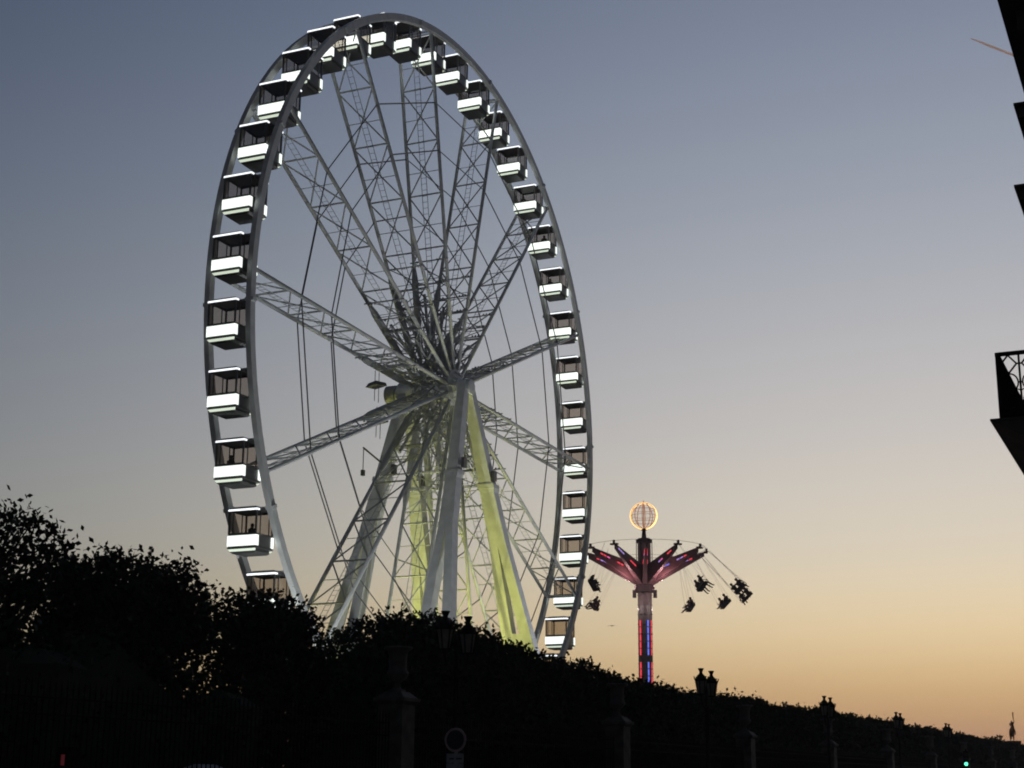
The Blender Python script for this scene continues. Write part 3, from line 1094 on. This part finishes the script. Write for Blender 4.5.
# ------------------------------------------------------------------ railings, pillars, urns
SP0, DSP = 33.5, 15.27
pil = MB()
pil.box(-.36, .36, -.36, .36, -.05, .55)
pil.box(-.325, .325, -.325, .325, .55, 3.72)
pil.cur = 0
cap = MB()
cap.hexa([(-.33, -.33, 3.723), (.33, -.33, 3.723), (.33, .33, 3.723), (-.33, .33, 3.723)], [(-.42, -.42, 3.80), (.42, -.42, 3.80), (.42, .42, 3.80), (-.42, .42, 3.80)])
cap.box(-.42, .42, -.42, .42, 3.803, 3.88)
cap.hexa([(-.38, -.38, 3.883), (.38, -.38, 3.883), (.38, .38, 3.883), (-.38, .38, 3.883)], [(-.22, -.22, 4.03), (.22, -.22, 4.03), (.22, .22, 4.03), (-.22, .22, 4.03)])
urn = MB()
urn.lathe([(.20, 4.033), (.20, 4.07), (.10, 4.11), (.075, 4.17), (.075, 4.24), (.12, 4.28), (.22, 4.36), (.265, 4.45), (.265, 4.50), (.225, 4.53), (.215, 4.62),
           (.22, 4.90), (.25, 5.0), (.345, 5.055), (.355, 5.085), (.33, 5.10), (.24, 5.06), (.18, 4.95), (.02, 4.90)], 22)
proto = None
ORD = ['nearest', 'second', 'third', 'fourth', 'fifth', 'sixth', 'seventh', 'eighth', 'ninth']
for k in range(9):
    s = SP0 + DSP * k
    lab = ('stone gate pillar with a carved urn, %s along the railings' % (ORD[k] + (' and largest' if k == 0 else '')))
    if proto is None:
        proto = thing('pillar', lab, 'pillar', W(s, -18), YAW, 'urn topped pillars along the garden railings')
        pil.build('shaft', M['stone'], proto)
        cap.build('cap', M['stone'], proto)
        urn.build('urn', M['stone'], proto, True)
    else:
        o = copy_tree(proto)
        o.location = W(s, -18)
        o['label'] = lab
fp = MB()
Lf = DSP - .74
slope = .008
for x in np.arange(.12, Lf, .15):
    z = x * slope
    fp.tube([(x, 0, .95 + z), (x, 0, 3.40 + z)], .016, 4)
    fp.add([(x - .035, 0, 3.42 + z), (x, .012, 3.46 + z), (x + .035, 0, 3.42 + z), (x, -.012, 3.46 + z), (x, 0, 3.62 + z), (x, 0, 3.38 + z)],
           [(0, 1, 4), (1, 2, 4), (2, 3, 4), (3, 0, 4), (1, 0, 5), (2, 1, 5), (3, 2, 5), (0, 3, 5)])
rl = MB()
for z in (1.15, 3.0, 3.28):
    rl.beam((0, .0, z), (Lf, 0, z + Lf * slope), .05, .035)
wl_ = MB()
wl_.hexa([(0, -.24, -.05), (Lf, -.24, -.05 + Lf * slope), (Lf, .24, -.05 + Lf * slope), (0, .24, -.05)],
         [(0, -.24, .86), (Lf, -.24, .86 + Lf * slope), (Lf, .24, .86 + Lf * slope), (0, .24, .86)])
wl_.hexa([(0, -.29, .863), (Lf, -.29, .863 + Lf * slope), (Lf, .29, .863 + Lf * slope), (0, .29, .863)],
         [(0, -.29, .95), (Lf, -.29, .95 + Lf * slope), (Lf, .29, .95 + Lf * slope), (0, .29, .95)])
proto = None
for k in range(-2, 8):
    s = SP0 + DSP * k + .37
    lab = ('spear topped iron railing on a low stone wall, ' +
           ('at the left edge' if k == -2 else 'left of the nearest urn pillar' if k == -1 else 'just after the %s urn pillar' % ORD[k]))
    if proto is None:
        proto = thing('iron_railing', lab, 'railing', W(s, -18), YAW, 'railings along the garden')
        fp.build('bars', M['iron'], proto)
        rl.build('rail', M['iron'], proto)
        wl_.build('base_wall', M['stone'], proto)
    else:
        o = copy_tree(proto)
        o.location = W(s, -18)
        o['label'] = lab

# ------------------------------------------------------------------ street lamps with two lanterns
post = MB()
post.lathe([(.24, 0.1), (.24, .35), (.17, .42), (.15, .9), (.19, .96), (.11, 1.05), (.075, 1.6), (.06, 4.5), (.10, 4.55), (.06, 4.62), (.045, 5.15), (.0, 5.3)], 14)
arms_ = MB()
for sx in (-1, 1):
    arms_.tube([(0, 0, 4.55), (sx * .25, 0, 4.52), (sx * .5, 0, 4.62), (sx * .62, 0, 4.82), (sx * .62, 0, 4.95)], .03, 6)
    arms_.tube([(0, 0, 4.3), (sx * .2, 0, 4.36), (sx * .36, 0, 4.56)], .02, 5)
lg, lf = MB(), MB()
c6 = [(math.cos(k * math.pi / 3), math.sin(k * math.pi / 3)) for k in range(6)]
for k in range(6):
    a, b_ = c6[k], c6[(k + 1) % 6]
    lg.add([(a[0] * .125, a[1] * .125, 4.98), (b_[0] * .125, b_[1] * .125, 4.98), (b_[0] * .20, b_[1] * .20, 5.42), (a[0] * .20, a[1] * .20, 5.42)], [(0, 1, 2, 3)])
    lf.beam((a[0] * .13, a[1] * .13, 4.96), (a[0] * .21, a[1] * .21, 5.44), .028)
    lf.tube([(a[0] * .21, a[1] * .21, 5.42), (a[0] * .26, a[1] * .26, 5.58)], .022, 5)
lf.lathe([(.14, 4.94), (.14, 4.98)], 6)
lf.lathe([(.225, 5.42), (.235, 5.47), (.19, 5.53), (.12, 5.63), (.07, 5.67), (.055, 5.74), (.10, 5.83), (.115, 5.86), (.06, 5.865)], 6)
proto = None
LAMPS = [33.64, 53.85, 72.8, 90.4, 107.9]
for k, s in enumerate(LAMPS):
    lab = ['two lantern street lamp dark against the leaves below the wheel legs', 'two lantern street lamp silhouetted right of the swing tower, largest on the sky',
           'two lantern street lamp silhouetted above the hedge, second from the swing tower', 'two lantern street lamp silhouetted above the hedge, third from the swing tower',
           'small distant two lantern street lamp nearest the right end of the hedge'][k]
    if proto is None:
        proto = thing('street_lamp', lab, 'street lamp', W(s, -16.5), YAW, 'street lamps along the garden pavement')
        post.build('post', M['iron'], proto, True)
        arms_.build('arm', M['iron'], proto)
        for sx in (-1, 1):
            o = link('lantern', lf.mesh('lantern', M['iron']), proto, (sx * .62, 0, 0))
            link('pane', lg.mesh('pane', M['lampglass']), o)
    else:
        o = copy_tree(proto)
        o.location = W(s, -16.5)
        o['label'] = lab

# ------------------------------------------------------------------ signs and signals
sg = thing('road_sign', 'round road sign with a pale rim over two small plates beside the nearest pillar', 'road sign', W(28.2, -13.8), YAW)
q = MB()
q.tube([(0, 0, .1), (0, 0, 2.96)], .035, 8)
q.build('post', M['steel_dim'], sg)
q = MB()
SGZ = 2.74


def disc(mb, r_, x0, x1, zc, n=32):
    vs = [(x0, r_ * math.cos(2 * math.pi * k / n), zc + r_ * math.sin(2 * math.pi * k / n)) for k in range(n)]
    vs += [(x1, y, z) for _, y, z in vs]
    mb.add(vs, [tuple(range(n)), tuple(reversed(range(n, 2 * n)))] + [(k, n + k, n + (k + 1) % n, (k + 1) % n) for k in range(n)])


disc(q, .235, -.05, -.038, SGZ)
o = q.build('disc', M['sign_red'], sg)
q = MB()
disc(q, .19, -.053, -.051, SGZ)
q.build('field', M['sign_blue'], o)
q = MB()
q.box(-.052, -.04, -.185, .185, SGZ - .44, SGZ - .26)
q.box(-.052, -.04, -.185, .185, SGZ - .70, SGZ - .45)
o = q.build('plate', M['sign_white'], sg)
q = MB()
for y0, y1 in ((-.15, -.02), (.02, .12)):
    q.box(-.054, -.0525, y0, y1, SGZ - .375, SGZ - .345)
q.build('wording', M['ink'], o)

tl_ = thing('traffic_light', 'traffic light showing green low in front of the far hedge', 'traffic light', W(98, -14.0), YAW)
q = MB()
q.tube([(0, 0, .1), (0, 0, 4.0)], .06, 8)
q.build('post', M['iron'], tl_)
q = MB()
q.box(-.16, .10, -.15, .15, 2.93, 3.88)
hd = q.build('signal_head', M['iron'], tl_)
for zc, m_, nm in ((3.13, 'green', 'green lens, lit'), (3.41, 'lens_off', None), (3.69, 'lens_off', None)):
    q = MB()
    disc(q, .105, -.20, -.163, zc, 20)
    o = q.build('lens', M[m_], hd)
    if nm:
        o['label'] = nm
rs = thing('pedestrian_signal', 'small signal glowing dim red low at the left under the trees', 'traffic signal', W(16.92, -14.0), YAW)
q = MB()
q.tube([(0, 0, .1), (0, 0, 2.3)], .05, 8)
q.build('post', M['iron'], rs)
q = MB()
q.box(-.12, .10, -.10, .10, 1.9, 2.36)
hd = q.build('signal_head', M['iron'], rs)
q = MB()
q.box(-.14, -.122, -.025, .025, 2.12, 2.26)
q.build('lens', M['redlens'], hd)
bt = thing('ticket_booth', 'small pale booth showing dimly through the railings at the lower left', 'booth', W(27.1, -18.95), YAW)
q = MB()
q.box(-.6, .6, -.35, .35, 0, 2.05)
o = q.build('wall', M['booth'], bt)
q = MB()
q.box(-.45, .45, -.36, -.352, 1.0, 1.7)
q.build('window', M['window'], o)
q = MB()
q.hexa([(-.72, -.45, 2.053), (.72, -.45, 2.053), (.72, .45, 2.053), (-.72, .45, 2.053)], [(-.3, -.05, 2.26), (.3, -.05, 2.26), (.3, .05, 2.26), (-.3, .05, 2.26)])
q.build('roof', M['booth'], bt)

# ------------------------------------------------------------------ the far statue: a rider on a winged horse, horn raised
st = thing('statue', 'tiny far statue of a rider on a rearing horse, horn raised, above the hedge end', 'statue', W(228.2, -26.2), YAW + R(195))
q = MB()
q.box(-1.5, 1.5, -1.0, 1.0, -.05, .9)
q.box(-1.2, 1.2, -.75, .75, .9, 7.4)
q.box(-1.35, 1.35, -.9, .9, 7.403, 7.8)
q.build('pedestal', M['facade'], st)
J = [(-.35, 0, 1.05, .30), (.15, 0, 1.35, .30), (.55, 0, 1.75, .27), (.80, 0, 2.25, .16), (1.0, 0, 2.55, .15), (1.30, 0, 2.40, .09),
     (-.55, .2, .80, .17), (-.45, .22, .42, .09), (-.62, .22, .05, .07), (-.55, -.2, .80, .17), (-.35, -.22, .42, .09), (-.5, -.22, .05, .07),
     (.75, .18, 1.55, .12), (1.1, .2, 1.45, .07), (1.05, .2, 1.1, .05), (.75, -.18, 1.55, .12), (1.15, -.2, 1.65, .07), (1.2, -.2, 1.25, .05),
     (-.75, 0, 1.0, .10), (-1.05, 0, .75, .12), (-1.15, 0, .3, .05)]
Eh = [(0, 1), (1, 2), (2, 3), (3, 4), (4, 5), (0, 6), (6, 7), (7, 8), (0, 9), (9, 10), (10, 11), (2, 12), (12, 13), (13, 14), (2, 15), (15, 16), (16, 17), (0, 18), (18, 19), (19, 20)]
hm = skinned('horse', J, Eh, [M['gilt']], lambda c: 0)
link('horse', hm, st, (0, 0, 7.75))
J = [(-.05, 0, 1.75, .17), (-.08, 0, 2.1, .16), (-.1, 0, 2.4, .18), (-.1, 0, 2.55, .07), (-.08, 0, 2.72, .12), (-.08, 0, 2.84, .08),
     (-.1, .25, 2.42, .07), (-.25, .4, 2.7, .055), (-.3, .3, 3.05, .05), (-.1, -.25, 2.42, .07), (.15, -.3, 2.15, .055), (.4, -.2, 2.1, .05),
     (.1, .3, 1.65, .11), (.25, .38, 1.2, .08), (.1, .4, .85, .06), (.1, -.3, 1.65, .11), (.25, -.38, 1.2, .08), (.1, -.4, .85, .06)]
Er = [(0, 1), (1, 2), (2, 3), (3, 4), (4, 5), (2, 6), (6, 7), (7, 8), (2, 9), (9, 10), (10, 11), (0, 12), (12, 13), (13, 14), (0, 15), (15, 16), (16, 17)]
rm = skinned('rider', J, Er, [M['gilt']], lambda c: 0)
link('rider', rm, st, (0, 0, 7.75))
q = MB()
q.tube([(-.3, .3, 3.0 + 7.75), (-.34, .3, 3.95 + 7.75)], [.06, .10], 6)
q.build('horn', M['gilt'], st)

# ------------------------------------------------------------------ the building at the right
S0B = 22.0
bd = thing('stone_building', 'dark stone building at the right edge with ledges and an iron balcony', 'building', W(S0B, -1.25), YAW)
BZ = zg(S0B)                            # local x along the street, local y = -(t + 1.25)


def yy(t):
    return -(t + 1.25)


LB = 46.0
q = MB()
q.box(0, LB, -14.0, 0, -.1, 13.35 - BZ)
q.build('wall', M['facade'], bd)
q = MB()
for z0, z1, t_ in ((12.95, 13.22, -1.93), (12.62, 12.947, -1.72), (12.35, 12.617, -1.5)):
    q.box(-.05, LB, .003, yy(t_), z0 - BZ, z1 - BZ)
q.hexa([(-2.6, .003, 12.95 - BZ), (-.053, .003, 12.95 - BZ), (-.053, yy(-1.93), 12.95 - BZ), (-2.6, yy(-1.93), 12.95 - BZ)],
       [(-2.6, .003, 13.22 - BZ), (-.053, .003, 13.22 - BZ), (-.053, yy(-1.93), 13.22 - BZ), (-2.6, yy(-1.93), 13.22 - BZ)])
q.build('cornice', M['facade'], bd)
for t_, z_ in ((-1.864, 11.50), (-1.948, 10.23)):
    q = MB()
    q.box(0, LB, .003, yy(t_), z_ - .035 - BZ, z_ - BZ)
    q.box(.1, LB, .003, yy(t_) - .06, z_ - .20 - BZ, z_ - .038 - BZ)
    q.box(.2, LB, .003, yy(t_) - .24, z_ - .50 - BZ, z_ - .203 - BZ)
    q.build('ledge', M['facade'], bd)
q = MB()
q.hexa([(0, 0, 13.353 - BZ), (LB, 0, 13.353 - BZ), (LB, -14, 13.353 - BZ), (0, -14, 13.353 - BZ)],
       [(1.5, -1.8, 17.5 - BZ), (LB, -1.8, 17.5 - BZ), (LB, -12, 17.5 - BZ), (1.5, -12, 17.5 - BZ)])
q.build('roof', M['zinc'], bd)
for k in range(9):
    for z0, z1 in ((1.0, 3.6), (7.1, 9.6), (4.4, 6.0)):
        x0 = 1.4 + k * 5.0
        q = MB()
        q.box(x0, x0 + 1.5, .003, .03, z0, z1)
        o = q.build('window', M['window'], bd)
        q = MB()
        q.box(x0 - .18, x0 - .003, .003, .14, z0 - .1, z1 + .2)
        q.box(x0 + 1.503, x0 + 1.68, .003, .14, z0 - .1, z1 + .2)
        q.box(x0, x0 + 1.5, .003, .14, z1 + .003, z1 + .2)
        q.box(x0 + .72, x0 + .78, .033, .05, z0, z1)
        q.build('frame', M['facade'], o)
# balcony
BT, BTOP = 6.80 - BZ, 7.745 - BZ
q = MB()
Lb = 42.0
q.box(0, Lb, .003, yy(-2.517), BT - .03, BT)
q.hexa([(.05, .003, BT - .55), (Lb, .003, BT - .55), (Lb, .30, BT - .55), (.05, .30, BT - .55)], [(.02, .003, BT - .033), (Lb, .003, BT - .033), (Lb, yy(-2.50), BT - .033), (.02, yy(-2.50), BT - .033)])
o = q.build('balcony', M['facade'], bd)
q = MB()
yf = yy(-2.36)
q.beam((0, yf, BTOP - .025), (Lb, yf, BTOP - .025), .06, .05)
q.beam((0, yf, BT + .06), (Lb, yf, BT + .06), .05, .04)
q.beam((0, yf, BTOP - .025), (0, .003, BTOP - .025), .06, .05)
q.beam((0, yf, BT + .06), (0, .003, BT + .06), .05, .04)
q.beam((0, yf, BT), (0, yf, BTOP), .05, .05)
for x in np.arange(.12, Lb, .16):
    q.box(x - .02, x + .03, yf - .012, yf + .012, BT + .04, BTOP - .05)
# wrought pattern of the end rail: diamonds over circles between uprights
wy = .29
for k in range(4):
    yc = yf - wy * (k + .5)
    q.beam((0, yf - wy * (k + 1), BT + .08), (0, yf - wy * (k + 1), BTOP - .05), .028, .028)
    zc = BTOP - .05 - .13
    dm = [(0, yc - .11, zc), (0, yc, zc + .13), (0, yc + .11, zc), (0, yc, zc - .13)]
    for i in range(4):
        q.beam(dm[i], dm[(i + 1) % 4], .022, .022)
    for sg in (-1, 1):
        q.beam((0, yc + sg * .11, zc), (0, yc + sg * wy / 2, zc), .02, .02)
    for zc2 in (zc - .27, zc - .54):
        q.tube([(0, yc + .115 * math.cos(t_), zc2 + .13 * math.sin(t_)) for t_ in np.linspace(0, 2 * math.pi, 21)[:-1]], .012, 5, closed=True)
        for sg in (-1, 1):
            q.beam((0, yc + sg * .115, zc2), (0, yc + sg * wy / 2, zc2), .02, .02)
            q.tube([(0, yc + sg * wy / 2 * math.cos(t_), zc2 - .135 + .05 * math.sin(t_)) for t_ in np.linspace(0, math.pi / 2, 6)], .009, 4)
q.build('railing', M['iron'], o)

# ------------------------------------------------------------------ sky: contrail and a bird
q = MB()
a, b_ = Vector((972.5, 3000, 1568 + CAMZ)), Vector((1230, 3000, 1455 + CAMZ))
pts, rs_ = [], []
for k in range(60):
    f = k / 59
    p = a.lerp(b_, f) + Vector((0, random.uniform(-.5, .5), random.uniform(-.15, .15)))
    pts.append(p)
    rs_.append((.3 if k == 0 else 1.0 + 1.6 * min(1, k / 8)) * random.uniform(.95, 1.05))
q.tube(pts, rs_, 8)
o = q.build('contrail', M['vapour'], None, True)
tag(o, 'short pink lit vapour trail high in the sky beside the roof edge', 'contrail', None, 'stuff')
bp = Vector((9.824, 150, 15.777 + CAMZ))
bm_ = skinned('bird', [(0, 0, 0, .055), (.10, 0, .02, .04), (.17, 0, .04, .04), (.24, 0, .03, .012), (-.12, 0, 0, .035), (-.25, 0, -.01, .045, .012),
                       (0, .14, .06, .045, .018), (-.04, .32, .05, .035, .012), (-.10, .48, 0, .012), (0, -.14, .06, .045, .018), (-.04, -.32, .05, .035, .012), (-.10, -.48, 0, .012)],
              [(0, 1), (1, 2), (2, 3), (0, 4), (4, 5), (0, 6), (6, 7), (7, 8), (0, 9), (9, 10), (10, 11)], [M['bird']], lambda c: 0)
o = link('bird', bm_, None, bp, R(70))
tag(o, 'small grey bird flying left of the swing tower', 'bird')
